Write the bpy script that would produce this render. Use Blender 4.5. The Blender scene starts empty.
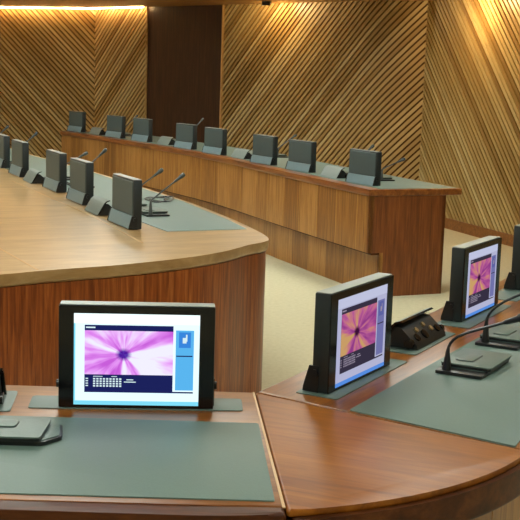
import bpy, bmesh, math, random
from mathutils import Vector, Matrix
random.seed(4)
sc = bpy.context.scene
C = sc.collection
D = 0.77            # height of every desk top
Z0 = -0.03          # carpet
PI = math.pi

# ------------------------------------------------------------------ materials
def nt(name):
    m = bpy.data.materials.new(name); m.use_nodes = True
    t = m.node_tree; t.nodes.clear()
    out = t.nodes.new('ShaderNodeOutputMaterial')
    return m, t, out
def N(t, kind, **kw):
    n = t.nodes.new(kind)
    for k, v in kw.items():
        if k in n.inputs: n.inputs[k].default_value = v
        else: setattr(n, k, v)
    return n
def srgb(r, g, b):
    f = lambda c: (c/255/12.92) if c/255 <= .04045 else ((c/255+.055)/1.055)**2.4
    return (f(r), f(g), f(b), 1)
def bsdf(t, out, rough=.5, spec=.5, metal=0, coat=0, coat_rough=.1):
    b = t.nodes.new('ShaderNodeBsdfPrincipled')
    b.inputs['Roughness'].default_value = rough
    b.inputs['Specular IOR Level'].default_value = spec
    b.inputs['Metallic'].default_value = metal
    b.inputs['Coat Weight'].default_value = coat
    b.inputs['Coat Roughness'].default_value = coat_rough
    t.links.new(b.outputs[0], out.inputs[0])
    return b
def ramp(t, stops):
    r = t.nodes.new('ShaderNodeValToRGB')
    e = r.color_ramp.elements
    while len(e) < len(stops): e.new(.5)
    for i, (p, c) in enumerate(stops): e[i].position = p; e[i].color = c
    return r
def plain(name, col, rough=.5, spec=.5, metal=0, speck=.08, scale=60, bump=0):
    m, t, out = nt(name); b = bsdf(t, out, rough, spec, metal)
    tc = N(t, 'ShaderNodeTexCoord'); nz = N(t, 'ShaderNodeTexNoise', Scale=scale, Detail=3.0)
    t.links.new(tc.outputs['Object'], nz.inputs['Vector'])
    r = ramp(t, [(.3, tuple(c*(1-speck) for c in col[:3])+(1,)), (.7, tuple(min(1, c*(1+speck)) for c in col[:3])+(1,))])
    t.links.new(nz.outputs['Fac'], r.inputs[0]); t.links.new(r.outputs[0], b.inputs['Base Color'])
    if bump:
        bp = N(t, 'ShaderNodeBump', Strength=bump, Distance=.002)
        t.links.new(nz.outputs['Fac'], bp.inputs['Height']); t.links.new(bp.outputs[0], b.inputs['Normal'])
    return m
def wood(name, dark, mid, light, scale=(1, 14, 14), rot=0.0, rough=.3, coat=.0, spec=.5, coord='Object', panel=0.0, contrast=.55):
    """veneer: grain stretched along x of the mapped space; panel>0 gives each panel width its own tone"""
    m, t, out = nt(name); b = bsdf(t, out, rough, spec, 0, coat, .08)
    tc = N(t, 'ShaderNodeTexCoord'); mp = N(t, 'ShaderNodeMapping')
    mp.inputs['Scale'].default_value = scale
    mr = N(t, 'ShaderNodeVectorRotate', rotation_type='Z_AXIS'); mr.inputs['Angle'].default_value = rot
    t.links.new(tc.outputs[coord], mr.inputs['Vector']); t.links.new(mr.outputs[0], mp.inputs['Vector'])
    nz = N(t, 'ShaderNodeTexNoise', Scale=2.2, Detail=6.0, Roughness=.62, Distortion=.6)
    fine = N(t, 'ShaderNodeTexNoise', Scale=9.0, Detail=4.0, Roughness=.7)
    t.links.new(mp.outputs[0], nz.inputs['Vector']); t.links.new(mp.outputs[0], fine.inputs['Vector'])
    mx = N(t, 'ShaderNodeMath', operation='MULTIPLY_ADD'); mx.inputs[1].default_value = .35
    t.links.new(fine.outputs['Fac'], mx.inputs[0]); t.links.new(nz.outputs['Fac'], mx.inputs[2])
    last = mx.outputs[0]
    if panel:
        sx = N(t, 'ShaderNodeSeparateXYZ'); t.links.new(tc.outputs[coord], sx.inputs[0])
        dv = N(t, 'ShaderNodeMath', operation='DIVIDE'); dv.inputs[1].default_value = panel
        t.links.new(sx.outputs['X'], dv.inputs[0])
        fl = N(t, 'ShaderNodeMath', operation='FLOOR'); t.links.new(dv.outputs[0], fl.inputs[0])
        wn = N(t, 'ShaderNodeTexWhiteNoise', noise_dimensions='1D'); t.links.new(fl.outputs[0], wn.inputs['W'])
        ad = N(t, 'ShaderNodeMath', operation='MULTIPLY_ADD'); ad.inputs[1].default_value = .26
        t.links.new(wn.outputs['Value'], ad.inputs[0]); t.links.new(last, ad.inputs[2])
        sb = N(t, 'ShaderNodeMath', operation='SUBTRACT'); sb.inputs[1].default_value = .13
        t.links.new(ad.outputs[0], sb.inputs[0]); last = sb.outputs[0]
    c = .675; h = contrast*.35
    r = ramp(t, [(c-h, dark), (c, mid), (c+h, light)])
    t.links.new(last, r.inputs[0]); t.links.new(r.outputs[0], b.inputs['Base Color'])
    bp = N(t, 'ShaderNodeBump', Strength=.02, Distance=.001)
    t.links.new(fine.outputs['Fac'], bp.inputs['Height']); t.links.new(bp.outputs[0], b.inputs['Normal'])
    return m
def emit(name, col, strength=1.0):
    m, t, out = nt(name); e = N(t, 'ShaderNodeEmission'); e.inputs[0].default_value = col; e.inputs[1].default_value = strength
    t.links.new(e.outputs[0], out.inputs[0]); return m

TOPANG = math.atan2(.8827, .47)
M = {}
wd, wm, wl = srgb(92, 48, 14), srgb(126, 74, 26), srgb(154, 98, 44)
M['top_front'] = wood('veneer top along front desk', wd, wm, wl, (1, 9, 9), 0, .28, 0, .4)
M['top_corner'] = wood('veneer top of corner', srgb(112, 58, 8), srgb(136, 76, 12), srgb(156, 94, 22), (1.2, 10, 10), math.radians(24), .36, 0, .3)
M['top_right'] = wood('veneer top along right desk', wd, wm, wl, (1, 9, 9), -TOPANG, .28, 0, .4)
M['top_mid'] = wood('veneer top of curved table', srgb(144, 112, 68), srgb(162, 130, 84), srgb(178, 148, 102), (1.2, 6, 6), math.radians(-25), .3, 0, .6)
M['top_far'] = wood('veneer top of long desk', wd, srgb(132, 74, 30), wl, (1, 9, 9), math.radians(65), .3, .1)
M['panel_mid'] = wood('reddish upright veneer', srgb(104, 46, 14), srgb(146, 78, 30), srgb(176, 108, 54), (26, 1.1, 1), 0, .35, .15, coord='UV', panel=.42)
M['panel_far'] = wood('golden upright veneer', srgb(124, 78, 28), srgb(154, 104, 44), srgb(180, 130, 68), (22, 1.1, 1), 0, .4, .1, coord='UV', panel=.33)
M['panel_end'] = wood('dark red end veneer', srgb(92, 44, 14), srgb(120, 64, 24), srgb(144, 84, 38), (24, 1.1, 1), 0, .4, .1, coord='UV')
M['panel_user'] = wood('yellow brown upright veneer', srgb(110, 66, 22), srgb(140, 88, 32), srgb(160, 108, 48), (20, 1.1, 1), 0, .4, .1, coord='UV')
M['nosing'] = wood('dark nosing wood', srgb(52, 24, 8), srgb(74, 36, 12), srgb(96, 52, 20), (1.5, 10, 10), 0, .42, 0, .2)
M['inlay'] = plain('pale maple inlay', srgb(190, 152, 100), .35, speck=.05)
M['seam'] = plain('golden joint strip', srgb(176, 128, 68), .4, speck=.05)
M['door'] = wood('dark brown door veneer', srgb(44, 22, 10), srgb(60, 32, 16), srgb(76, 44, 24), (18, .8, 1), 0, .45, 0, coord='UV')
M['skirting'] = wood('skirting wood', srgb(112, 66, 28), srgb(136, 86, 40), srgb(156, 104, 54), (2, 12, 12), 0, .4)
M['pad'] = plain('grey green leather', srgb(92, 112, 104), .5, .5, speck=.04, scale=220, bump=.15)
M['plate'] = plain('grey green plate', srgb(84, 102, 96), .45, .5, speck=.03)
M['leather'] = plain('console cover leather', srgb(84, 102, 94), .42, .5, speck=.06, scale=150, bump=.2)
M['black'] = plain('black plastic', srgb(22, 24, 26), .35, .5, speck=.1)
M['gloss'] = plain('glossy black plastic', srgb(16, 15, 16), .15, .5, speck=.1)
M['case'] = plain('dark grey green casing', srgb(30, 37, 39), .4, .5, speck=.06)
M['back'] = plain('textured grey monitor back', srgb(70, 86, 88), .45, .45, speck=.1, scale=260, bump=.4)
M['hood'] = plain('pale grey hood', srgb(112, 122, 117), .4, .5, speck=.04)
M['foot'] = plain('smooth blue grey foot', srgb(116, 140, 148), .32, .5, speck=.03)
M['strip'] = plain('painted light on top edge', srgb(140, 146, 140), .4, .5, speck=.03)  # pale grey stands in for light falling on the monitor tops
M['silver'] = plain('brushed grey metal', srgb(120, 124, 122), .3, .5, .6)
M['neck'] = plain('grey gooseneck', srgb(70, 76, 76), .35, .5, speck=.05)  # greyer neck and head for the straight microphones
M['socket'] = plain('worn metal socket', srgb(170, 150, 110), .3, .5, .7)
M['carpet'] = plain('beige carpet', srgb(194, 187, 156), .95, .1, speck=.06, scale=35, bump=.08)
M['plaster'] = plain('cream plaster', srgb(226, 218, 200), .8, .2, speck=.02, scale=8)
M['soffit'] = wood('soffit veneer', srgb(170, 122, 60), srgb(190, 142, 80), srgb(206, 160, 98), (1.5, 6, 6), 0, .4)
M['backing'] = plain('dark gap backing', srgb(84, 58, 28), .8, .2)
M['cove'] = emit('warm cove tube', (1, .64, .28, 1), 80)
M['lamp'] = emit('ceiling diffuser', (.92, .99, .93, 1), 22)

def slat_material():
    m, t, out = nt('pale oak slats'); b = bsdf(t, out, .45, .4)
    at = N(t, 'ShaderNodeAttribute', attribute_name='tone')
    r = ramp(t, [(0, srgb(126, 94, 42)), (.35, srgb(168, 138, 82)), (.65, srgb(192, 166, 110)), (1, srgb(214, 196, 146))])
    t.links.new(at.outputs['Fac'], r.inputs[0])
    tc = N(t, 'ShaderNodeTexCoord'); nz = N(t, 'ShaderNodeTexNoise', Scale=2.0, Detail=3.0)
    t.links.new(tc.outputs['Object'], nz.inputs['Vector'])
    mx = N(t, 'ShaderNodeMix', data_type='RGBA', blend_type='MULTIPLY'); mx.inputs[0].default_value = .5
    r2 = ramp(t, [(.3, (.75, .7, .65, 1)), (.7, (1, 1, 1, 1))]); t.links.new(nz.outputs['Fac'], r2.inputs[0])
    t.links.new(r.outputs[0], mx.inputs[6]); t.links.new(r2.outputs[0], mx.inputs[7])
    t.links.new(mx.outputs[2], b.inputs['Base Color'])
    return m
M['slat'] = slat_material()

# screens: a picture of a radiating burst, and the flat colours of the desktop round it
def burst(name, stops, centre, strength, spokes=1.7, seed=0.0):
    m, t, out = nt(name); e = N(t, 'ShaderNodeEmission'); e.inputs[1].default_value = strength
    tc = N(t, 'ShaderNodeTexCoord'); s = N(t, 'ShaderNodeSeparateXYZ'); t.links.new(tc.outputs['UV'], s.inputs[0])
    def ma(op, a, b=None, c=None):
        n = N(t, 'ShaderNodeMath', operation=op)
        for i, v in enumerate((a, b, c)):
            if v is None: continue
            if isinstance(v, (int, float)): n.inputs[i].default_value = v
            else: t.links.new(v, n.inputs[i])
        return n.outputs[0]
    dx = ma('SUBTRACT', s.outputs['X'], .44); dy = ma('MULTIPLY', ma('SUBTRACT', s.outputs['Y'], .46), .62)
    rad = ma('SQRT', ma('ADD', ma('MULTIPLY', dx, dx), ma('MULTIPLY', dy, dy)))
    inv = ma('DIVIDE', 1.0, ma('ADD', rad, .001))
    cb = N(t, 'ShaderNodeCombineXYZ')
    t.links.new(ma('MULTIPLY', ma('MULTIPLY', dx, inv), spokes), cb.inputs[0])
    t.links.new(ma('MULTIPLY', ma('MULTIPLY', dy, inv), spokes), cb.inputs[1])
    t.links.new(ma('ADD', ma('MULTIPLY', rad, 1.2), seed), cb.inputs[2])
    nz = N(t, 'ShaderNodeTexNoise', Scale=1.0, Detail=3.0, Roughness=.6); t.links.new(cb.outputs[0], nz.inputs['Vector'])
    r = ramp(t, stops); t.links.new(nz.outputs['Fac'], r.inputs[0])
    cr = ramp(t, [(.045, centre), (.10, (1, 1, 1, 1))]); t.links.new(rad, cr.inputs[0])
    mx = N(t, 'ShaderNodeMix', data_type='RGBA', blend_type='MULTIPLY'); mx.inputs[0].default_value = 1
    t.links.new(r.outputs[0], mx.inputs[6]); t.links.new(cr.outputs[0], mx.inputs[7])
    t.links.new(mx.outputs[2], e.inputs[0]); t.links.new(e.outputs[0], out.inputs[0])
    return m
SCR = {}
SCR['front'] = dict(
    base=emit('bright desktop', srgb(225, 250, 255), 1.15), top=emit('white toolbar', srgb(240, 255, 255), 1.2),
    strip=emit('cyan edge', srgb(130, 225, 250), 1.0), dark=emit('navy bar', srgb(28, 34, 92), 1.0),
    side=emit('blue sidebar', srgb(90, 182, 240), 1.0), icon=emit('icon tile', srgb(56, 134, 222), 1.0),
    white=emit('white marks', srgb(215, 240, 245), 1.0),
    pic=burst('magenta burst', [(.36, srgb(196, 92, 214)), (.46, srgb(222, 138, 238)), (.53, srgb(236, 190, 250)), (.62, srgb(238, 236, 255))], srgb(92, 62, 168), 1.05))
SCR['side'] = dict(
    base=emit('lilac desktop', srgb(188, 190, 222), .88), top=emit('pale toolbar', srgb(200, 204, 232), .9),
    strip=emit('blue edge', srgb(86, 140, 222), 1.0), dark=emit('slate bar', srgb(54, 48, 66), 1.0),
    side=emit('violet sidebar', srgb(112, 114, 168), 1.0), icon=emit('violet tile', srgb(92, 98, 160), 1.0),
    white=emit('grey marks', srgb(150, 140, 160), 1.0),
    pic=burst('orange and purple burst', [(.36, srgb(146, 62, 136)), (.46, srgb(184, 92, 150)), (.53, srgb(200, 124, 128)), (.62, srgb(204, 160, 104))], srgb(88, 56, 110), .95, seed=3.1))

# ------------------------------------------------------------------ mesh helpers
def obj(name, bm, mat, parent=None, loc=(0, 0, 0), smooth=35):
    me = bpy.data.meshes.new(name)
    bmesh.ops.recalc_face_normals(bm, faces=bm.faces)
    bm.to_mesh(me); bm.free()
    mats = mat if isinstance(mat, (list, tuple)) else [mat]
    for m in mats: me.materials.append(m)
    if smooth:
        me.polygons.foreach_set('use_smooth', [len(p.vertices) <= 4 and not (abs(p.normal.z) > .995 and p.area > .0004) for p in me.polygons])
        me.set_sharp_from_angle(angle=math.radians(smooth))
    o = bpy.data.objects.new(name, me); C.objects.link(o)
    o.location = loc
    if parent: o.parent = parent
    return o
def thing(name, label, cat, loc=(0, 0, 0), rz=0, group=None):
    o = bpy.data.objects.new(name, None); C.objects.link(o)
    o.empty_display_size = .1
    o.location = loc; o.rotation_euler = (0, 0, rz)
    tag(o, label, cat, group); return o
def tag(o, label, cat, group=None):
    o['label'] = label; o['category'] = cat
    if group: o['group'] = group
    return o
def struct(o, label=None):
    o['kind'] = 'structure'
    if label: o['label'] = label
    return o
def copy_tree(o, parent=None):
    c = o.copy(); C.objects.link(c)
    if parent: c.parent = parent
    for ch in list(o.children): copy_tree(ch, c)
    return c
def add_box(bm, lo, hi, bev=0, seg=2, mtx=None):
    r = bmesh.ops.create_cube(bm, size=1)
    vs = r['verts']
    for v in vs:
        v.co = Vector([(lo[i]+hi[i])/2 + v.co[i]*(hi[i]-lo[i]) for i in range(3)])
    if bev:
        es = list({e for v in vs for e in v.link_edges})
        rr = bmesh.ops.bevel(bm, geom=es, offset=bev, segments=seg, affect='EDGES', profile=.5)
        vs = list({v for f in rr['faces'] for v in f.verts} | {v for v in vs if v.is_valid})
        if mtx:
            seen = set()
            stack = list(vs)
            while stack:
                v = stack.pop()
                if v in seen or not v.is_valid: continue
                seen.add(v); stack += [e.other_vert(v) for e in v.link_edges]
            vs = list(seen)
    if mtx:
        for v in vs: v.co = mtx @ v.co
    return bm
def box(lo, hi, bev=0, seg=2, mtx=None): return add_box(bmesh.new(), lo, hi, bev, seg, mtx)
def add_prism(bm, poly, z0, z1, bt=0, bb=0, seg=3):
    """upright prism on a plan polygon with rounded top (bt) and bottom (bb) edges"""
    n = len(poly)
    a = sum(poly[i][0]*poly[(i+1) % n][1]-poly[(i+1) % n][0]*poly[i][1] for i in range(n))
    if a < 0: poly = poly[::-1]
    bot = [bm.verts.new((x, y, z0)) for x, y in poly]; top = [bm.verts.new((x, y, z1)) for x, y in poly]
    fb = bm.faces.new(bot[::-1]); ft = bm.faces.new(top)
    for i in range(n): bm.faces.new((bot[i], bot[(i+1) % n], top[(i+1) % n], top[i]))
    for f, w in ((ft, bt), (fb, bb)):
        if w: bmesh.ops.bevel(bm, geom=list(f.edges), offset=w, segments=seg, affect='EDGES', profile=.5, clamp_overlap=True)
    return bm
def prism(poly, z0, z1, bt=0, bb=0, seg=3): return add_prism(bmesh.new(), poly, z0, z1, bt, bb, seg)
def add_tube(bm, pts, rad, n=10):
    pts = [Vector(p) for p in pts]
    if not isinstance(rad, (list, tuple)): rad = [rad]*len(pts)
    rings = []; up = None
    for i, p in enumerate(pts):
        d = (pts[min(i+1, len(pts)-1)]-pts[max(i-1, 0)]).normalized()
        if up is None: up = d.orthogonal().normalized()
        up = (up - d*up.dot(d)).normalized(); s = d.cross(up)
        rings.append([bm.verts.new(p+(up*math.cos(2*PI*k/n)+s*math.sin(2*PI*k/n))*rad[i]) for k in range(n)])
    for a, b in zip(rings, rings[1:]):
        for k in range(n): bm.faces.new((a[k], a[(k+1) % n], b[(k+1) % n], b[k]))
    bm.faces.new(rings[0][::-1]); bm.faces.new(rings[-1])
    return bm
def tube(pts, rad, n=10): return add_tube(bmesh.new(), pts, rad, n)
def smooth_curve(pts, it=2, closed=False):
    """Chaikin corner cutting"""
    for _ in range(it):
        q = []
        m = len(pts)
        rng = range(m) if closed else range(m-1)
        if not closed: q.append(pts[0])
        for i in rng:
            a, b = pts[i], pts[(i+1) % m]
            q.append(tuple(.75*a[k]+.25*b[k] for k in range(len(a)))); q.append(tuple(.25*a[k]+.75*b[k] for k in range(len(a))))
        if not closed: q.append(pts[-1])
        pts = q
    return pts
def offset_line(pts, d):
    """open polyline moved d to its left"""
    out = []
    for i, p in enumerate(pts):
        a = Vector(pts[max(i-1, 0)]); b = Vector(pts[min(i+1, len(pts)-1)])
        t = (b-a).normalized(); out.append((p[0]-t.y*d, p[1]+t.x*d))
    return out
def ribbon(pts, z0, z1, thick, closed=False):
    """upright panel along a plan polyline, thick to the left, UV = (run, height)"""
    bm = bmesh.new(); uv = bm.loops.layers.uv.new('UVMap')
    inner = offset_line(pts, thick)
    run = [0]
    for a, b in zip(pts, pts[1:]): run.append(run[-1]+(Vector(b)-Vector(a)).length)
    def col(pl): return [(bm.verts.new((x, y, z0)), bm.verts.new((x, y, z1))) for x, y in pl]
    A, B = col(pts), col(inner)
    def quad(vs, us):
        f = bm.faces.new(vs)
        for l, u in zip(f.loops, us): l[uv].uv = u
    for i in range(len(pts)-1):
        u0, u1 = run[i], run[i+1]
        quad((A[i][0], A[i+1][0], A[i+1][1], A[i][1]), ((u0, z0), (u1, z0), (u1, z1), (u0, z1)))
        quad((B[i+1][0], B[i][0], B[i][1], B[i+1][1]), ((u1, z0), (u0, z0), (u0, z1), (u1, z1)))
        quad((A[i][1], A[i+1][1], B[i+1][1], B[i][1]), ((u0, z1), (u1, z1), (u1, z1+thick), (u0, z1+thick)))
        quad((A[i+1][0], A[i][0], B[i][0], B[i+1][0]), ((u1, z0), (u0, z0), (u0, z0-thick), (u1, z0-thick)))
    for i, s in ((0, 1), (len(pts)-1, -1)):
        vs = (A[i][0], A[i][1], B[i][1], B[i][0]); us = ((0, z0), (0, z1), (thick, z1), (thick, z0))
        quad(vs if s > 0 else vs[::-1], us if s > 0 else us[::-1])
    return bm
def shift(bm, o):
    bmesh.ops.translate(bm, verts=bm.verts, vec=-Vector(o.location)); return bm
def part(name, bm, mat, parent, **kw): return obj(name, shift(bm, parent), mat, parent, **kw)

# ------------------------------------------------------------------ room shell
CEIL, SOFF = 3.3, 2.425
C1 = (1.79, 13.64)
def on_mid(t):
    a = math.radians(46); return (1.1282-t*math.cos(a), 13.9611+t*math.sin(a))
C0 = on_mid(5.1965)
mid_right = [on_mid(2.428), on_mid(.9), on_mid(.25), (1.1282, 13.9611), (1.240, 13.866), (1.3647, 13.7764), (1.475, 13.722), (1.593, 13.675), C1]
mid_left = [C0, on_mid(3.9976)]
rd = Vector((.334, -.943)); RE = (C1[0]+rd.x*17, C1[1]+rd.y*17)
left_wall = [(-7.0, 19.35), C0]
right_wall = [C1, (C1[0]+rd.x*9, C1[1]+rd.y*9)]

def clip(poly, lo, hi, ax):
    for sgn, lim in ((1, lo), (-1, hi)):
        out = []
        for i in range(len(poly)):
            a, b = poly[i], poly[(i+1) % len(poly)]
            da, db = sgn*(a[ax]-lim), sgn*(b[ax]-lim)
            if da >= 0: out.append(a)
            if (da >= 0) != (db >= 0):
                k = da/(da-db); out.append((a[0]+(b[0]-a[0])*k, a[1]+(b[1]-a[1])*k))
        poly = out
        if not poly: return []
    return poly
def slat_wall(bm, tone, pts, z0, z1, ang, vpitch, seed, run0=0.0, glow_lift=0.0):
    """diagonal slats over an upright backing that follows the plan polyline pts (room on its right)"""
    rng = random.Random(seed)
    run = [run0]
    for a, b in zip(pts, pts[1:]): run.append(run[-1]+(Vector(b)-Vector(a)).length)
    ta = math.tan(ang)
    smin, smax = run[0], run[-1]
    ks = range(int(min(z0-ta*smin, z0-ta*smax)/vpitch)-2, int(max(z1-ta*smin, z1-ta*smax)/vpitch)+2)
    t = .55
    tones = {}
    for k in ks:
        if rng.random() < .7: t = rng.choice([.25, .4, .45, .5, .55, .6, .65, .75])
        tones[k] = min(1, max(0, t+glow_lift+rng.uniform(-.16, .16)))
    wv = vpitch*.64
    for i in range(len(pts)-1):
        a = Vector(pts[i]); b = Vector(pts[i+1]); d = (b-a).normalized(); nrm = Vector((d.y, -d.x))
        def P(s, z, o):
            w = nrm
            for e, j in ((run[i], i), (run[i+1], i+1)):
                if abs(s-e) < 1e-6 and 0 < j < len(pts)-1:
                    dd = (Vector(pts[j+(1 if j == i+1 else 0)])-Vector(pts[j-(0 if j == i+1 else 1)])).normalized()
                    m = (nrm+Vector((dd.y, -dd.x))).normalized(); w = m/m.dot(nrm)
            q = a+d*(s-run[i])+w*o; return (q.x, q.y, z)
        f = bm.faces.new([bm.verts.new(P(run[i], z0, 0)), bm.verts.new(P(run[i+1], z0, 0)), bm.verts.new(P(run[i+1], z1, 0)), bm.verts.new(P(run[i], z1, 0))])
        f.material_index = 1
        f = bm.faces.new([bm.verts.new(P(run[i], z0, -.12)), bm.verts.new(P(run[i], z1, -.12)), bm.verts.new(P(run[i+1], z1, -.12)), bm.verts.new(P(run[i+1], z0, -.12))])
        f.material_index = 1
        for k in ks:
            c0 = k*vpitch
            quad = [(run[i]-.01, c0+ta*(run[i]-.01)), (run[i+1]+.01, c0+ta*(run[i+1]+.01)),
                    (run[i+1]+.01, c0+wv+ta*(run[i+1]+.01)), (run[i]-.01, c0+wv+ta*(run[i]-.01))]
            pl = clip(clip(quad, run[i], run[i+1], 0), z0, z1, 1)
            if len(pl) < 3: continue
            lo = [bm.verts.new(P(s, z, .0)) for s, z in pl]; hi = [bm.verts.new(P(s, z, .018)) for s, z in pl]
            fs = [bm.faces.new(hi)]
            for j in range(len(pl)):
                fs.append(bm.faces.new((lo[j], lo[(j+1) % len(pl)], hi[(j+1) % len(pl)], hi[j])))
            for f in fs: f[tone] = tones[k]
def wall_obj(name, sections, label):
    bm = bmesh.new(); tone = bm.faces.layers.float.new('tone')
    for s in sections: slat_wall(bm, tone, *s)
    me = bpy.data.meshes.new(name); bm.normal_update(); bm.to_mesh(me); bm.free()
    me.materials.append(M['slat']); me.materials.append(M['backing'])
    o = bpy.data.objects.new(name, me); C.objects.link(o)
    return struct(o, label)
wall_obj('wall_left', [(left_wall, Z0, SOFF, math.radians(-42), .080, 3)], 'pale slatted timber wall behind the far end of the long desk, slats falling to the right')
wall_obj('wall_back', [(mid_left, Z0, SOFF, math.radians(45), .08, 5, 0, .12), (mid_right, Z0, SOFF, math.radians(45), .08, 8, 3.0)], 'slatted timber wall behind the long desk, slats rising to the right')  # stretch left of the door toned lighter, painting in the cove's glow
wall_obj('wall_right', [(right_wall, .08, SOFF, math.radians(-45), .08, 13)], 'slatted timber wall right of the long desk, slats falling to the right')

# door leaf set back a little between the two slatted stretches
dn = Vector((math.sin(math.radians(46)), math.cos(math.radians(46))))
dl = [on_mid(3.9976), on_mid(2.428)]
struct(obj('door_1', ribbon([(p[0]+dn.x*.006, p[1]+dn.y*.006) for p in dl], Z0, SOFF, .06), M['door']), 'tall dark wooden door between two slatted walls')
for k, t in enumerate((3.9976+.012, 2.428-.012)):
    q = on_mid(t)
    f0 = (-.012, -.04)[k]; al = Vector((.695, -.719))*.009; qv = Vector(q)
    jb = prism([tuple(qv-al+dn*f0), tuple(qv+al+dn*f0), tuple(qv+al+dn*.05), tuple(qv-al+dn*.05)], Z0, SOFF)
    struct(obj('trim_%d' % (1+2*k), jb, M['inlay']), 'pale edge strip at the %s of the dark door' % ('left', 'right')[k])
# skirting of the right wall
q = [(C1[0]-.02*rd.y*-1*0, C1[1]), right_wall[1]]
nr = Vector((rd.y, -rd.x))
struct(obj('baseboard_right', ribbon([(p[0]+nr.x*.03, p[1]+nr.y*.03) for p in right_wall], Z0, .085, .05), M['skirting']), 'brown wooden skirting under the right slatted wall')

foot = [(-7.0, 19.35), C0, on_mid(.25), C1, RE, (RE[0], -3.0), (-7.0, -3.0)]
foot[4] = (C1[0]+rd.x*16.5, C1[1]+rd.y*16.5)
foot = [(-7.2, 19.65), (C0[0]+.1, C0[1]+.2), (C1[0]+.25, C1[1]+.2), (C1[0]+rd.x*17.8+.2, C1[1]+rd.y*17.8), (-7.2, C1[1]+rd.y*17.8)]
struct(obj('floor', prism(foot, Z0-.06, Z0), M['carpet'], smooth=0), 'beige carpet floor')
struct(obj('ceiling', prism(foot, CEIL, CEIL+.08), M['plaster'], smooth=0), 'cream ceiling')
# plain walls outside the picture that close the room
ye = C1[1]+rd.y*17.8
struct(obj('wall_near', box((-7.2, ye-.1, Z0), (C1[0]+rd.x*17.8+.2, ye, CEIL)), M['plaster'], smooth=0))
struct(obj('wall_side', box((-7.2, ye, Z0), (-7.05, 19.6, CEIL)), M['plaster'], smooth=0))
rw2 = [right_wall[1], (C1[0]+rd.x*17.8, C1[1]+rd.y*17.8)]
struct(obj('wall_corner', ribbon(rw2, Z0, CEIL, .12), M['plaster'], smooth=0))
# lowered timber soffit all along the slatted walls, with its fascia
sl = [(-7.0, 19.35)]+[C0]+[on_mid(2.4), on_mid(.25), C1, (C1[0]+rd.x*9, C1[1]+rd.y*9)]
def inset_line(pts, d):
    out = []
    for i, p in enumerate(pts):
        ns = []
        if i > 0: t = (Vector(p)-Vector(pts[i-1])).normalized(); ns.append(Vector((t.y, -t.x)))
        if i < len(pts)-1: t = (Vector(pts[i+1])-Vector(p)).normalized(); ns.append(Vector((t.y, -t.x)))
        m = sum(ns, Vector((0, 0))).normalized(); k = 1/max(.4, m.dot(ns[0]))
        out.append((p[0]+m.x*d*k, p[1]+m.y*d*k))
    return out
sin_ = inset_line(sl, 1.9); sout = inset_line(sl, -.12)
struct(obj('trim_2', prism(sl and (sout+sin_[::-1]), SOFF, CEIL-.002), M['soffit'], smooth=0), 'lowered timber soffit along the slatted walls')
# cove tube at the head of the left wall
ct = inset_line([(-7.0, 19.35), C0, on_mid(3.99)], .085)
o = obj('cove_light', tube([(x, y, SOFF-.008) for x, y in ct], .006, 8), M['cove'])
tag(o, 'warm thin strip of light where the left slatted walls meet the ceiling', 'light')

# ------------------------------------------------------------------ desks
U = Vector((.47, .8827)); NR = Vector((.8827, -.47)); IC = Vector((0, 3.017))
def rp(u, n): v = IC+U*u+NR*n; return (v.x, v.y)
AC, AR = Vector((-.13, 3.0)), .85
def arc(x_or_a0, a1, k=14, r=AR): return [(AC.x+r*math.cos(x_or_a0+(a1-x_or_a0)*i/k), AC.y+r*math.sin(x_or_a0+(a1-x_or_a0)*i/k)) for i in range(k+1)]
aseam = math.acos((.066-AC.x)/AR)*-1
aend = math.atan2(-.41, .744)
def rounded(poly, r=.012, k=4):
    out = []
    n = len(poly)
    for i in range(n):
        p = Vector(poly[i]); a = (Vector(poly[i-1])-p); b = (Vector(poly[(i+1) % n])-p)
        ra = min(r, a.length*.45); rb = min(r, b.length*.45)
        p0 = p+a.normalized()*ra; p1 = p+b.normalized()*rb
        for j in range(k+1):
            s = j/k; q = p0*(1-s)**2+p*2*s*(1-s)+p1*s*s; out.append((q.x, q.y))
    return out

# front desk
FL = -1.75
fd = thing('conference_desk', 'front desk with one lit monitor, nearest to the viewer at lower left', 'desk', (-.8, 2.6, Z0), 0, None)
ftop = [(FL, 3.017), (-.003, 3.017), (.0625, 2.193), (-.13, 2.188), (FL, 2.186)]
part('tabletop', prism(ftop, D-.014, D, .007, .002), M['top_front'], fd)
part('nosing', prism([(FL, 2.195), (.0612, 2.201), (.065, 2.168)]+arc(aseam-.008, -PI/2, 6, AR+.012)+[(FL, 2.138)], D-.085, D-.002, .022, .012, 5), M['nosing'], fd)
part('writing_pad', prism(rounded([(FL+.15, 2.725), (.008, 2.73), (.043, 2.216), (FL+.15, 2.206)], .006), D-.002, D+.003, .0015), M['pad'], fd)
part('inlay_strip', prism([(-.009, 3.012), (-.004, 3.012), (.0635, 2.186), (.0575, 2.186)], D-.001, D+.0012), M['inlay'], fd)
part('modesty_panel', ribbon([(FL+.02, 2.97), (-.02, 2.97)], Z0, D-.03, .03), M['panel_mid'], fd)
part('side_panel', ribbon([(FL+.02, 2.2), (FL+.02, 2.96)], Z0, D-.086, .03), M['panel_end'], fd)
part('user_panel', ribbon([(FL+.05, 2.24)]+[(p[0], p[1]) for p in arc(-PI/2, aseam, 6, AR-.075)], Z0, D-.086, .02), M['panel_user'], fd)
def plate(p, poly): return part('mounting_plate', prism(rounded(poly, .01), D-.001, D+.0025, .0012), M['plate'], p)
plate(fd, [(-.55, 2.803), (-.03, 2.834), (-.036, 2.941), (-.558, 2.912)])
plate(fd, [(-.96, 2.76), (-.585, 2.768), (-.603, 2.95), (-.96, 2.94)])

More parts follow.
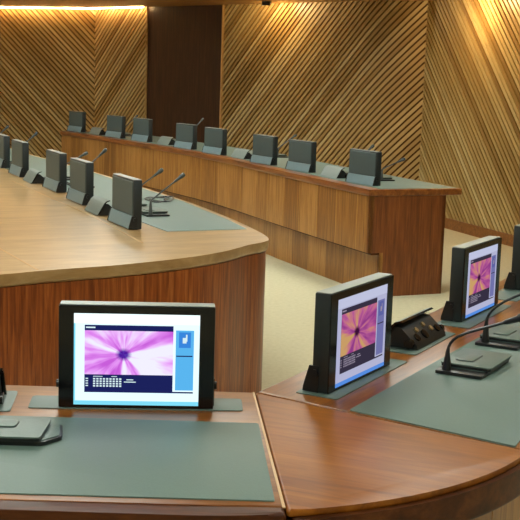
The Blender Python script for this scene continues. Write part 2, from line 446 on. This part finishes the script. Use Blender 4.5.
# corner piece
cd = thing('corner_desk', 'curved wooden corner top joining the front desk and the right-hand desk', 'desk', (.25, 2.7, Z0))
ctop = [(-.001, 3.014)]+[(.0655, 2.182)]+arc(aseam+.006, aend, 16)
part('tabletop', prism(ctop, D-.014, D, .007, .002), M['top_corner'], cd)
part('nosing', prism(arc(aseam+.008, aend, 20, AR+.014)+arc(aend, aseam+.008, 20, AR-.06), D-.085, D-.0145, .014, .012, 5), M['nosing'], cd)
part('user_panel', ribbon(arc(aseam+.02, aend, 14, AR-.075), Z0, D-.086, .02), M['panel_user'], cd)

# right desk
RL = 3.1
rdsk = thing('conference_desk', 'right-hand desk running away from the viewer, with several lit monitors', 'desk', (rp(1.5, .37)[0], rp(1.5, .37)[1], Z0))
rtop = [(.003, 3.020), (.6165, 2.592), rp(.01, .742), rp(RL, .742), rp(RL, 0)]
part('tabletop', prism(rtop, D-.014, D, .007, .002), M['top_right'], rdsk)
part('nosing', prism([rp(-.083, .69), rp(-.083, .757), rp(RL, .757), rp(RL, .69)], D-.085, D-.0145, .014, .012, 5), M['nosing'], rdsk)
part('modesty_panel', ribbon([rp(RL-.02, .05), rp(.05, .05)][::-1], Z0, D-.03, -.03), M['panel_mid'], rdsk)
part('side_panel', ribbon([rp(RL-.06, .09), rp(RL-.06, .67)], Z0, D-.086, .03), M['panel_end'], rdsk)
part('user_panel', ribbon([rp(-.08, .668), rp(RL-.1, .668)], Z0, D-.086, .02), M['panel_user'], rdsk)
part('writing_pad', prism(rounded([(.232, 2.868), (.590, 2.613), rp(.03, .70), rp(RL-.1, .70), rp(RL-.1, .284), rp(.3, .284)][:5]+[], .006), D-.002, D+.003, .0015), M['pad'], rdsk)
for u0, u1, n0, n1 in ((.05, .545, .088, .208), (.632, 1.0, .075, .197), (1.10, 1.585, .085, .207), (1.68, 2.03, .075, .197), (2.14, 2.63, .085, .207)):
    plate(rdsk, [rp(u0, n0), rp(u1, n0), rp(u1, n1), rp(u0, n1)])

# curved table in the middle
UM = Vector((.41, -.912)); NM = Vector((.912, .41))
far_edge = [(-3.3, 13.6), (-2.75, 12.4), (-2.176, 11.149), (-1.357, 9.523), (-.877, 8.441), (-.45, 7.483), (-.146, 6.635), (-.037, 6.273)]
tip = [(.03, 6.02), (.045, 5.87), (.01, 5.78), (-.055, 5.69), (-.125, 5.52), (-.205, 5.375), (-.352, 5.19), (-.588, 4.973), (-.695, 4.9), (-.897, 4.761), (-1.012, 4.65), (-1.4, 4.42), (-2.2, 4.2), (-3.4, 4.12)]
mo = smooth_curve(far_edge+tip, 2)
mpoly = mo+[(-5.0, 4.2), (-5.0, 13.6)]
mt = thing('curved_table', 'large round-ended wooden table with a row of monitor backs, left of centre', 'table', (-1.6, 7.4, Z0))
part('tabletop', prism(mpoly, D-.055, D, .016, .02, 4), M['top_mid'], mt)
mi = offset_line(mo, -.012)
part('body_panel', ribbon(mi, Z0, D-.056, -.03), M['panel_mid'], mt)
pad_in = [(-.479, 6.062), (-.668, 6.458), (-1.06, 7.33), (-1.45, 8.2), (-2.25, 9.95), (-2.75, 11.0), (-3.1, 11.7)]
pad_out = [(-2.68, 12.25), (-2.2, 11.12), (-1.39, 9.51), (-.915, 8.43), (-.49, 7.475), (-.19, 6.64), (-.075, 6.25)]
part('writing_pad', prism(pad_in+pad_out, D-.002, D+.003, .0015), M['pad'], mt)
def strip(a, b, w=.008):
    a, b = Vector(a), Vector(b); t = (b-a).normalized(); nn = Vector((-t.y, t.x))*w/2
    return prism([tuple(a+nn), tuple(a-nn), tuple(b-nn), tuple(b+nn)], D-.001, D+.0012)
for a, b in (((-.56, 5.64), (-.958, 6.659)), ((-.958, 6.659), (-1.78, 8.5)), ((-.90, 4.79), (-1.42, 5.82))):
    part('inlay_strip', strip(a, b), M['inlay'], mt)

# long desk at the back
front = smooth_curve([(-2.597, 15.327), (-1.823, 14.08), (-1.111, 12.9), (-.455, 11.66), (-.035, 10.6), (.21, 9.99), (.587, 9.10), (.778, 8.67)], 2)
# left of this line (running toward the viewer) is the room's far side = the users' side
def fo(d): return offset_line(front, d)
ld = thing('long_desk', 'long wooden desk at the back with a row of dark monitor backs', 'desk', (-.5, 11.6, Z0))
back = fo(.79)
part('tabletop', prism(front+back[::-1], D-.05, D, .006, .012), M['top_far'], ld)
pi_, po = fo(.10), fo(.765)
part('writing_pad', prism(pi_[2:-1]+po[2:-1][::-1], D-.002, D+.003, .0015), M['pad'], ld)
def cut_end(pts, e):
    """shorten a line by e at its near end"""
    p = list(pts)
    while len(p) > 2 and (Vector(p[-1])-Vector(p[-2])).length < e:
        e -= (Vector(p[-1])-Vector(p[-2])).length; p.pop()
    a, b = Vector(p[-2]), Vector(p[-1]); q = b+(a-b).normalized()*e; p[-1] = (q.x, q.y); return p
upper = cut_end(fo(.022), .015); lower = cut_end(fo(.115), .015)
part('front_panel', ribbon(upper, .30, D-.051, .03), M['panel_far'], ld)
part('kick_panel', ribbon(lower, Z0, .30, .03), M['panel_far'], ld)
part('ledge', prism(cut_end(fo(.045), .015)+lower[::-1], .285, .2995), M['nosing'], ld)
e0 = Vector(upper[-1]); e1 = Vector(cut_end(fo(.665), .015)[-1]); ek = Vector(lower[-1])
def profile_panel(a, b, prof, thick):
    """flat upright panel from a towards b, outline prof in (run, height), UV = outline"""
    bm = bmesh.new(); uv = bm.loops.layers.uv.new('UVMap')
    t = (b-a).normalized(); nn = Vector((-t.y, t.x))*thick
    A = [bm.verts.new((*(a+t*s_), z)) for s_, z in prof]; B = [bm.verts.new((*(a+t*s_+nn), z)) for s_, z in prof]
    n = len(prof)
    def face(vs, us):
        f_ = bm.faces.new(vs)
        for l, u in zip(f_.loops, us): l[uv].uv = u
    face(A, prof); face(B[::-1], prof[::-1])
    for i in range(n):
        j = (i+1) % n; face((A[i], B[i], B[j], A[j]), (prof[i], prof[i], prof[j], prof[j]))
    return bm
wi, ki = (e1-e0).length, (ek-e0).length
part('end_panel', profile_panel(e0, e1, [(0, .30), (ki, .30), (ki, Z0), (wi, Z0), (wi, D-.051), (0, D-.051)], .03), M['panel_end'], ld)
lb = cut_end(fo(.665), .015); part('back_panel', ribbon(lb, Z0, D-.051, -.02), M['panel_end'], ld)
run = 0; nxt = .2
for a, b in zip(upper[::-1], upper[::-1][1:]):
    L = (Vector(b)-Vector(a)).length
    while nxt < run+L:
        p = Vector(a).lerp(Vector(b), (nxt-run)/L); t = (Vector(b)-Vector(a)).normalized(); w = Vector((-t.y, t.x))
        if w.dot(Vector((.9, .4))) > 0: w = -w
        part('inlay_strip', prism([tuple(p-t*.006), tuple(p+t*.006), tuple(p+t*.006+w*.002), tuple(p-t*.006+w*.002)], .302, D-.053), M['seam'], ld)
        nxt += .34
    run += L

# ------------------------------------------------------------------ monitors
def screen_mesh(mats, w, h, z0, y):
    """lit face: desktop, window, picture, bars and marks as thin layers of one screen"""
    keys = ['base', 'top', 'strip', 'dark', 'side', 'icon', 'white', 'pic']
    bm = bmesh.new(); uv = bm.loops.layers.uv.new('UVMap')
    def q(u0, v0, u1, v1, key, lay):
        yy = y-.0003*lay
        vs = [bm.verts.new((-w/2+u*w, yy, z0+h*(1-v))) for u, v in ((u0, v1), (u1, v1), (u1, v0), (u0, v0))]
        f = bm.faces.new(vs); f.material_index = keys.index(key)
        for l, c in zip(f.loops, ((0, 0), (1, 0), (1, 1), (0, 1))): l[uv].uv = c
    q(0, 0, 1, 1, 'base', 0)
    q(0, 0, 1, .11, 'top', 1)
    q(0, .955, 1, 1, 'strip', 1); q(0, .11, .012, .955, 'strip', 1)
    q(.085, .125, .79, .86, 'dark', 1)
    q(.085, .185, .79, .665, 'pic', 2)
    q(.085, .845, .955, .862, 'dark', 2)
    q(.81, .17, .955, .83, 'side', 1); q(.835, .19, .93, .36, 'icon', 2)
    q(.865, .25, .895, .31, 'white', 3); q(.89, .215, .902, .29, 'white', 3)
    q(.815, .445, .945, .458, 'dark', 2)
    q(.095, .145, .17, .16, 'white', 2)
    for r in range(4):
        for c in range(9):
            q(.155+c*.026, .705+r*.026, .172+c*.026, .722+r*.026, 'white', 2)
        q(.095, .705+r*.026, .115, .717+r*.026, 'white', 2)
    q(.155, .683, .23, .69, 'white', 2); q(.30, .683, .345, .69, 'white', 2)
    q(.42, .715, .475, .725, 'white', 2); q(.40, .74, .495, .75, 'white', 2)
    return bm, [mats[k] for k in keys]
def make_monitor(label, group, lit=None, loc=(0, 0, 0), rz=0):
    t = thing('desk_monitor', label, 'monitor', loc, rz, group)
    bm = bmesh.new(); add_box(bm, (-.188, -.022, .001), (.188, .024, .2525), .004, 2)
    obj('housing', bm, M['case'], t)
    obj('painted_top_light', box((-.186, -.0205, .2524), (.186, .0225, .2545), .001, 1), M['strip'], t)  # added strip, paints the lit top edge of the casing
    obj('back_cover', box((-.176, .023, .07), (.176, .0275, .244), .002, 1), M['back'], t)
    fb = bmesh.new()
    prof = [(.022, .002), (.046, .002), (.045, .012), (.03, .066), (.022, .069)]
    rings = [[fb.verts.new((x, y, z)) for y, z in prof] for x in (-.184, .184)]
    fb.faces.new(rings[0][::-1]); fb.faces.new(rings[1])
    for i in range(5): fb.faces.new((rings[0][i], rings[0][(i+1) % 5], rings[1][(i+1) % 5], rings[1][i]))
    obj('foot', fb, M['foot'], t)
    for s in (-1, 1):
        cb = bmesh.new()
        rr = [[cb.verts.new((s*x, y, z)) for y, z in ((.004, .001), (.049, .001), (.048, .014), (.032, .068), (.004, .069))] for x in (.1845, .190)]
        cb.faces.new(rr[0][::-1]); cb.faces.new(rr[1])
        for i in range(5): cb.faces.new((rr[0][i], rr[0][(i+1) % 5], rr[1][(i+1) % 5], rr[1][i]))
        ch = obj('side_cheek', cb, M['black'], t)
        obj('hinge_knob', tube([(s*.189, .014, .05), (s*.196, .014, .05)], .01, 12), M['black'], ch)
    if lit:
        obj('bezel', bezel_frame(), M['gloss'], t)
        sm, mats = screen_mesh(SCR[lit], .302, .226, .0075, -.0235)
        so = obj('screen', sm, mats, t, smooth=0)
        so['label'] = 'lit screen showing a radiating burst picture'
    else:
        obj('screen', box((-.155, -.0228, .014), (.155, -.0215, .242)), M['gloss'], t)
    return t
def bezel_frame():
    """one closed ring round the lit face"""
    bm = bmesh.new()
    o = [(-.187, .0015), (.187, .0015), (.187, .2515), (-.187, .2515)]; n = [(-.151, .0075), (.151, .0075), (.151, .2335), (-.151, .2335)]
    L = [[bm.verts.new((x, y, z)) for x, z in q] for q, y in ((o, -.0215), (o, -.0255), (n, -.0255), (n, -.0215))]
    for k in range(4):
        for i in range(4): bm.faces.new((L[k][i], L[k][(i+1) % 4], L[(k+1) % 4][(i+1) % 4], L[(k+1) % 4][i]))
    return bm
ZP = D+.0026
g_front = 'lit monitors facing the viewer'
m0 = make_monitor('bright monitor on the front desk facing the viewer, pink burst on its screen', None, 'front', (-.292, 2.848, ZP), math.radians(3.4))
# right desk
m1 = make_monitor('lit monitor nearest the corner on the right-hand desk, purple and orange burst', None, 'side', (*rp(.27, .152), ZP), TOPANG-math.radians(1.6))
m1.scale = (1.04, 1.0, 1.04)
m2 = copy_tree(m1); m2.scale = (1, 1, 1); m2.location = (*rp(1.36, .135), ZP)
m2['label'] = 'lit monitor behind the black socket box on the right-hand desk'
m3 = copy_tree(m1); m3.scale = (1, 1, 1); m3.location = (*rp(2.10, .131), ZP)
m3['label'] = 'monitor cut by the right edge of the photo, last on the right-hand desk'

# curved table: backs toward the viewer
def rz_of(d): return math.atan2(d[1], d[0])
rmid = math.radians(-66)+PI
mids = [((-.708, 6.262), 'grey monitor back at the rounded end of the curved table, nearest of its row'),
        ((-1.10, 7.285), 'second grey monitor back from the rounded end of the curved table'),
        ((-1.372, 7.965), 'third grey monitor back from the rounded end of the curved table'),
        ((-1.812, 8.95), 'fourth grey monitor back from the rounded end of the curved table'),
        ((-2.105, 9.68), 'grey monitor back cut by the left edge of the photo on the curved table')]
ma = make_monitor(mids[0][1], 'monitors along the curved table', None, (*mids[0][0], D+.003), rmid)
for p, lab in mids[1:]:
    c = copy_tree(ma); c.location = (*p, D+.003); c['label'] = lab
ords = ['dark monitor back at the right end of the long desk', 'second dark monitor back from the right end of the long desk',
        'third dark monitor back from the right end of the long desk', 'fourth dark monitor back from the right end of the long desk',
        'fourth dark monitor back from the left end of the long desk, before the door', 'third dark monitor back from the left end of the long desk',
        'second dark monitor back from the left end of the long desk', 'dark monitor back at the far left end of the long desk']
fars = [((.775, 9.11), -61), ((.33, 10.15), -60), ((.015, 10.82), -60), ((-.475, 11.89), -58), ((-.81, 12.60), -57), ((-1.375, 13.66), -55), ((-1.745, 14.21), -54), ((-2.355, 15.19), -54)]
for i, ((p, a), lab) in enumerate(zip(fars, ords)):
    c = copy_tree(ma); c.location = (*p, D+.0031); c.rotation_euler = (0, 0, math.radians(a)+PI)
    c['label'] = lab; c['group'] = 'monitors along the long desk'

# ------------------------------------------------------------------ socket boxes
def make_socket_box(label, group, loc, rz):
    """local x along the desk, -y toward the user"""
    t = thing('socket_box', label, 'socket box', loc, rz, group)
    # leaning, curved hood
    prof = [(.055, .001), (.051, .008), (.016, .068), (.004, .079), (-.014, .085)]
    hb = bmesh.new(); A = []
    for x0, x1, off in ((-.135, .135, 0),):
        for k in range(2):
            ring = []
            for y, z in prof: ring.append((y-(.007 if k else 0), z-(.004 if k else 0)))
            A.append(ring)
    vs = [[[hb.verts.new((x, y, max(z, .001))) for y, z in ring] for ring in A] for x in (-.135, .135)]
    n = len(prof)
    for k in range(2):
        for i in range(n-1): hb.faces.new((vs[0][k][i], vs[1][k][i], vs[1][k][i+1], vs[0][k][i+1]))
    for s in range(2):
        for i in range(n-1): hb.faces.new((vs[s][0][i], vs[s][0][i+1], vs[s][1][i+1], vs[s][1][i]))
    for i in (0, n-1): hb.faces.new((vs[0][0][i], vs[0][1][i], vs[1][1][i], vs[1][0][i]))
    # grey outside, black inside
    hb.normal_update()
    o = obj('hood', hb, [M['hood'], M['gloss']], t)
    for i, p in enumerate(o.data.polygons): p.material_index = 0 if i < n-1 else 1
    # body with sloping socket face
    bb = bmesh.new()
    pr = [(.04, .001), (-.07, .001), (-.066, .014), (-.012, .062), (.008, .066), (.034, .025)]
    rr = [[bb.verts.new((x, y, z)) for y, z in pr] for x in (-.125, .125)]
    bb.faces.new(rr[0][::-1]); bb.faces.new(rr[1])
    for i in range(len(pr)): bb.faces.new((rr[0][i], rr[0][(i+1) % len(pr)], rr[1][(i+1) % len(pr)], rr[1][i]))
    obj('body', bb, M['black'], t)
    nrm = Vector((0, -.048, .054)).normalized()
    for x, f, r, mat in ((-.085, .3, .013, 'gloss'), (-.05, .62, .009, 'socket'), (-.02, .3, .016, 'gloss'), (.02, .72, .008, 'socket'), (.05, .42, .009, 'socket'), (.088, .3, .013, 'gloss')):
        c = Vector((x, -.066+.054*f, .014+.048*f))
        obj('socket', tube([c-nrm*.004, c+nrm*.006, c+nrm*.0065], [r, r, r*.6], 14), M[mat], t)
    for s in (-1, 1):
        obj('side_knob', tube([(s*.124, -.045, .018), (s*.142, -.045, .018)], .015, 12), M['gloss'], t)
    return t
b0 = make_socket_box('black hooded socket box on the right-hand desk between two lit monitors', None, (*rp(.815, .112), ZP), TOPANG)
bl = copy_tree(b0); bl.location = (-.755, 2.85, ZP); bl.rotation_euler = (0, 0, math.radians(3)); bl['label'] = 'black socket box at the left edge of the photo, left of the bright monitor'
for p, a, lab, g in (((-.915, 6.755), -66, 'grey back of socket box on the curved table, nearer of its two', 'socket boxes on the curved table'),
                     ((-1.61, 8.45), -66, 'grey back of socket box on the curved table, farther of its two', 'socket boxes on the curved table'),
                     ((.575, 9.63), -64, 'small socket box left of the monitor at the right end of the long desk', 'socket boxes on the long desk'),
                     ((-.20, 11.42), -62, 'small socket box on the long desk just right of the dark door', 'socket boxes on the long desk'),
                     ((-1.06, 13.17), -58, 'small socket box on the long desk in front of the dark door', 'socket boxes on the long desk'),
                     ((-2.03, 14.70), -55, 'small socket box beside the far left monitor of the long desk', 'socket boxes on the long desk')):
    c = copy_tree(b0); c.location = (*p, D+.0031); c.rotation_euler = (0, 0, math.radians(a)+PI); c['label'] = lab; c['group'] = g

# ------------------------------------------------------------------ microphone consoles
def make_console(label, loc, rz, reach=.20, rise=.16, straight=False, group=None, turn=0.0, stem=.06):
    """local origin under the microphone; console runs to +x, user at -y"""
    t = thing('microphone_console', label, 'microphone', loc, rz, group)
    obj('base_plate', prism(rounded([(-.022, .028), (.262, .028), (.275, -.06), (.24, -.108), (-.022, -.108)], .008), 0, .009, .002), M['black'], t)
    obj('base_cover', prism(rounded([(.03, .022), (.257, .022), (.269, -.06), (.236, -.101), (.03, -.101)], .006), .009, .0115, .001), M['leather'], t)
    obj('speaker_box', prism(rounded([(.03, .03), (.235, .03), (.235, -.115), (.03, -.115)], .012), .0116, .0185, .002), M['black'], t)
    lid = obj('cover_flap', prism(rounded([(.028, .031), (.237, .031), (.237, -.118), (.028, -.118)], .012), .0187, .0225, .0015), M['leather'], t)
    obj('tab', prism(rounded([(.07, .0), (.17, .0), (.17, -.05), (.07, -.05)], .012), .0232, .0255, .001), M['leather'], lid)
    obj('tab_slot', prism(rounded([(.068, .002), (.172, .002), (.172, -.053), (.068, -.053)], .012), .0226, .0231), M['black'], lid)
    gp = [(0, 0, .009), (0, 0, .03), (0, 0, stem)]
    gr = [.0125, .0105, .006]
    if straight:
        gp += [(0, -.006, stem+.012)]; gr += [.0055]
        for k in range(1, 6): gp.append((turn*k/5, -.012-(reach-.03)*k/5, stem+.018+(rise-stem-.018)*k/5)); gr.append(.0045)
    else:
        P0, P1, P2, P3 = (0, stem), (0, stem+.05), (reach*.22, rise*.72), (reach*.72, rise)
        for k in range(1, 11):
            s = k/10
            y = (1-s)**3*P0[0]+3*s*(1-s)**2*P1[0]+3*s*s*(1-s)*P2[0]+s**3*P3[0]
            z = (1-s)**3*P0[1]+3*s*(1-s)**2*P1[1]+3*s*s*(1-s)*P2[1]+s**3*P3[1]
            gp.append((turn*s, -y, z)); gr.append(.0042)
    g = obj('gooseneck', tube(gp, gr, 10), M['neck'] if straight else M['black'], t)
    a, b = Vector(gp[-2]), Vector(gp[-1]); d = (b-a).normalized()
    h = obj('microphone_head', tube([b-d*.012, b-d*.004, b+d*.03, b+d*.034, b+d*.052, b+d*.06, b+d*.064], [.005, .007, .0095, .0125, .013, .0105, .005], 12), M['neck'] if straight else M['black'], g)
    return t
cR1 = make_console('microphone console on the right-hand desk nearest the corner, gooseneck fully in view', (*rp(.475, .35), D+.0035), TOPANG, .225, .165, turn=.01)
cR2 = make_console('second microphone console on the right-hand desk, cut by the right edge', (*rp(.885, .33), D+.0035), TOPANG, .22, .20, turn=.02, stem=.07)
cL = make_console('microphone console at the left edge of the front desk, stacked grey flaps', (-.70, 2.612, D+.0035), 0, .2, .16)
gm = 'microphones along the curved table'
rm = math.atan2(-UM.y, -UM.x)
mm = [((-.62, 6.66), 'microphone right of the nearest grey monitor back on the curved table', .0, .228),
      ((-.77, 6.99), 'microphone leaning out just behind the nearest grey monitor back', .0, .225),
      ((-1.25, 8.14), 'microphone behind the second grey monitor back of the curved table', .0, .25),
      ((-1.46, 8.64), 'microphone showing just above the second grey monitor back of the curved table', .0, .20),
      ((-2.06, 9.92), 'microphone behind the fourth grey monitor back of the curved table', .0, .25),
      ((-2.50, 10.88), 'microphone behind the leftmost grey monitor back of the curved table', .0, .25)]
for p, lab, tn, rs in mm:
    make_console(lab, (*p, D+.0035), rm, .165, rs-.03, True, gm, tn, .08)
gf = 'microphones along the long desk'
for p, a, lab, rs in (((.935, 9.40), 67, 'microphone leaning right of the last monitor on the long desk', .175),
                      ((.73, 9.79), 67, 'microphone tip just above the last monitor on the long desk', .235),
                      ((.14, 11.66), 66, 'microphone tip above the second monitor from the right of the long desk', .21),
                      ((-.86, 13.75), 60, 'microphone in front of the dark door on the long desk', .25),
                      ((-1.70, 14.55), 58, 'microphone tip above the third monitor from the left of the long desk', .235)):
    make_console(lab, (*p, D+.0035), PI-math.radians(a), .16, rs-.025, True, gf, 0, .08)

# coiled cable by the nearest microphone of the curved table
pts = []
for k in range(60):
    a = k/59*4.6*PI
    r = .075+.012*math.sin(k*.7)
    pts.append((-.68+r*1.1*math.cos(a)*.8+.0012*k, 7.50+r*1.9*math.sin(a), D+.008+.0001*k))
tag(obj('cable', tube(pts, .004, 6), M['black']), 'loose black cable coiled on the curved table beside a microphone', 'cable')

# ------------------------------------------------------------------ lamps
def bulb(loc, power, col=(1, .68, .32), r=.04):
    l = bpy.data.lights.new('wall lamp', 'POINT'); l.energy = power; l.color = col; l.shadow_soft_size = r
    o = bpy.data.objects.new('wall_lamp', l); C.objects.link(o); o.location = loc
    return o
def downlight(x, y, tx, ty, power, label):
    t = thing('downlight', label, 'light', (x, y, SOFF-.018), math.atan2(ty-y, tx-x)-PI/2, 'downlights over the slatted walls')
    bm = bmesh.new(); n = 20
    ring = lambda r, z: [bm.verts.new((r*math.cos(2*PI*k/n), r*math.sin(2*PI*k/n), z)) for k in range(n)]
    A, B, E, F = ring(.055, .018), ring(.055, 0), ring(.042, 0), ring(.042, .014)
    for a, b in ((A, B), (B, E), (E, F)):
        for k in range(n): bm.faces.new((a[k], a[(k+1) % n], b[(k+1) % n], b[k]))
    obj('trim_ring', bm, M['black'], t)
    sb = bmesh.new(); m = 16                       # shade on the room side, open towards the wall
    rows = [[sb.verts.new((r*math.cos(PI*(1.0+k/m)), r*math.sin(PI*(1.0+k/m)), z)) for k in range(m+1)] for r, z in ((.062, .018), (.062, -.032), (.057, -.032), (.057, .018))]
    for a, b in zip(rows, rows[1:]+rows[:1]):
        for k in range(m): sb.faces.new((a[k], a[k+1], b[k+1], b[k]))
    for k in (0, m): sb.faces.new([rw[k] for rw in rows])
    obj('shade', sb, M['black'], t)
    bulb((x, y, SOFF-.026), power, r=.01)
    return t
def near_mid(t, d): p = on_mid(t); return (p[0]-dn.x*d, p[1]-dn.y*d)
for t in (1.5, 3.0+.2*0, ):
    pass
a = near_mid(1.30, .33); b = on_mid(1.30); downlight(*a, b[0], b[1], 26, 'small downlight over the slatted wall right of the dark door')
for k, (s, pw) in enumerate(((1.4, 34), (2.6, 34))):
    p = Vector(C1)+rd*s; w = p+nr*.33
    downlight(w.x, w.y, p.x, p.y, pw, ['small downlight over the right slatted wall, nearer the corner', 'small downlight over the right slatted wall, farther from the corner'][k])
# luminous ceiling panels
k = 0
for x, y in ((-4, 1), (-.6, 1), (2.6, 1), (-4, 4.8), (-.9, 4.8), (2.2, 4.8), (-4, 8.6), (-1.4, 8.6), (1.2, 8.6), (-4, 12.4), (-1.6, 12.2), (.2, 11.4)):
    t = thing('ceiling_light', 'flat square ceiling light over the desks', 'light', (x, y, CEIL-.05), 0, 'ceiling lights')
    obj('frame', box((-.45, -.45, .01), (.45, .45, .049), .005, 1), M['plaster'], t)
    obj('diffuser', box((-.42, -.42, 0), (.42, .42, .0095)), M['lamp'], t)

w = bpy.data.worlds.new('World'); sc.world = w; w.use_nodes = True
w.node_tree.nodes['Background'].inputs[0].default_value = (.02, .02, .02, 1)

# ------------------------------------------------------------------ camera
F, PITCH, ROLL = 1198.86, .15566, .030862
f = Vector((0, math.cos(PITCH), -math.sin(PITCH))); r0 = Vector((1, 0, 0)); u0 = r0.cross(f)
c, s = math.cos(ROLL), math.sin(ROLL)
rt = c*r0+s*u0; up = -s*r0+c*u0
cam = bpy.data.cameras.new('Camera'); co = bpy.data.objects.new('Camera', cam); C.objects.link(co)
cam.sensor_width = 36; cam.sensor_fit = 'HORIZONTAL'; cam.lens = 36*F/520
co.matrix_world = Matrix(((rt.x, up.x, -f.x, 0), (rt.y, up.y, -f.y, 0), (rt.z, up.z, -f.z, 1.59), (0, 0, 0, 1)))
cam.clip_start = .05; cam.clip_end = 100
sc.camera = co
sc.view_settings.view_transform = 'Standard'; sc.view_settings.look = 'None'
sc.view_settings.gamma = 1; sc.view_settings.exposure = 0; sc.view_settings.use_curve_mapping = False
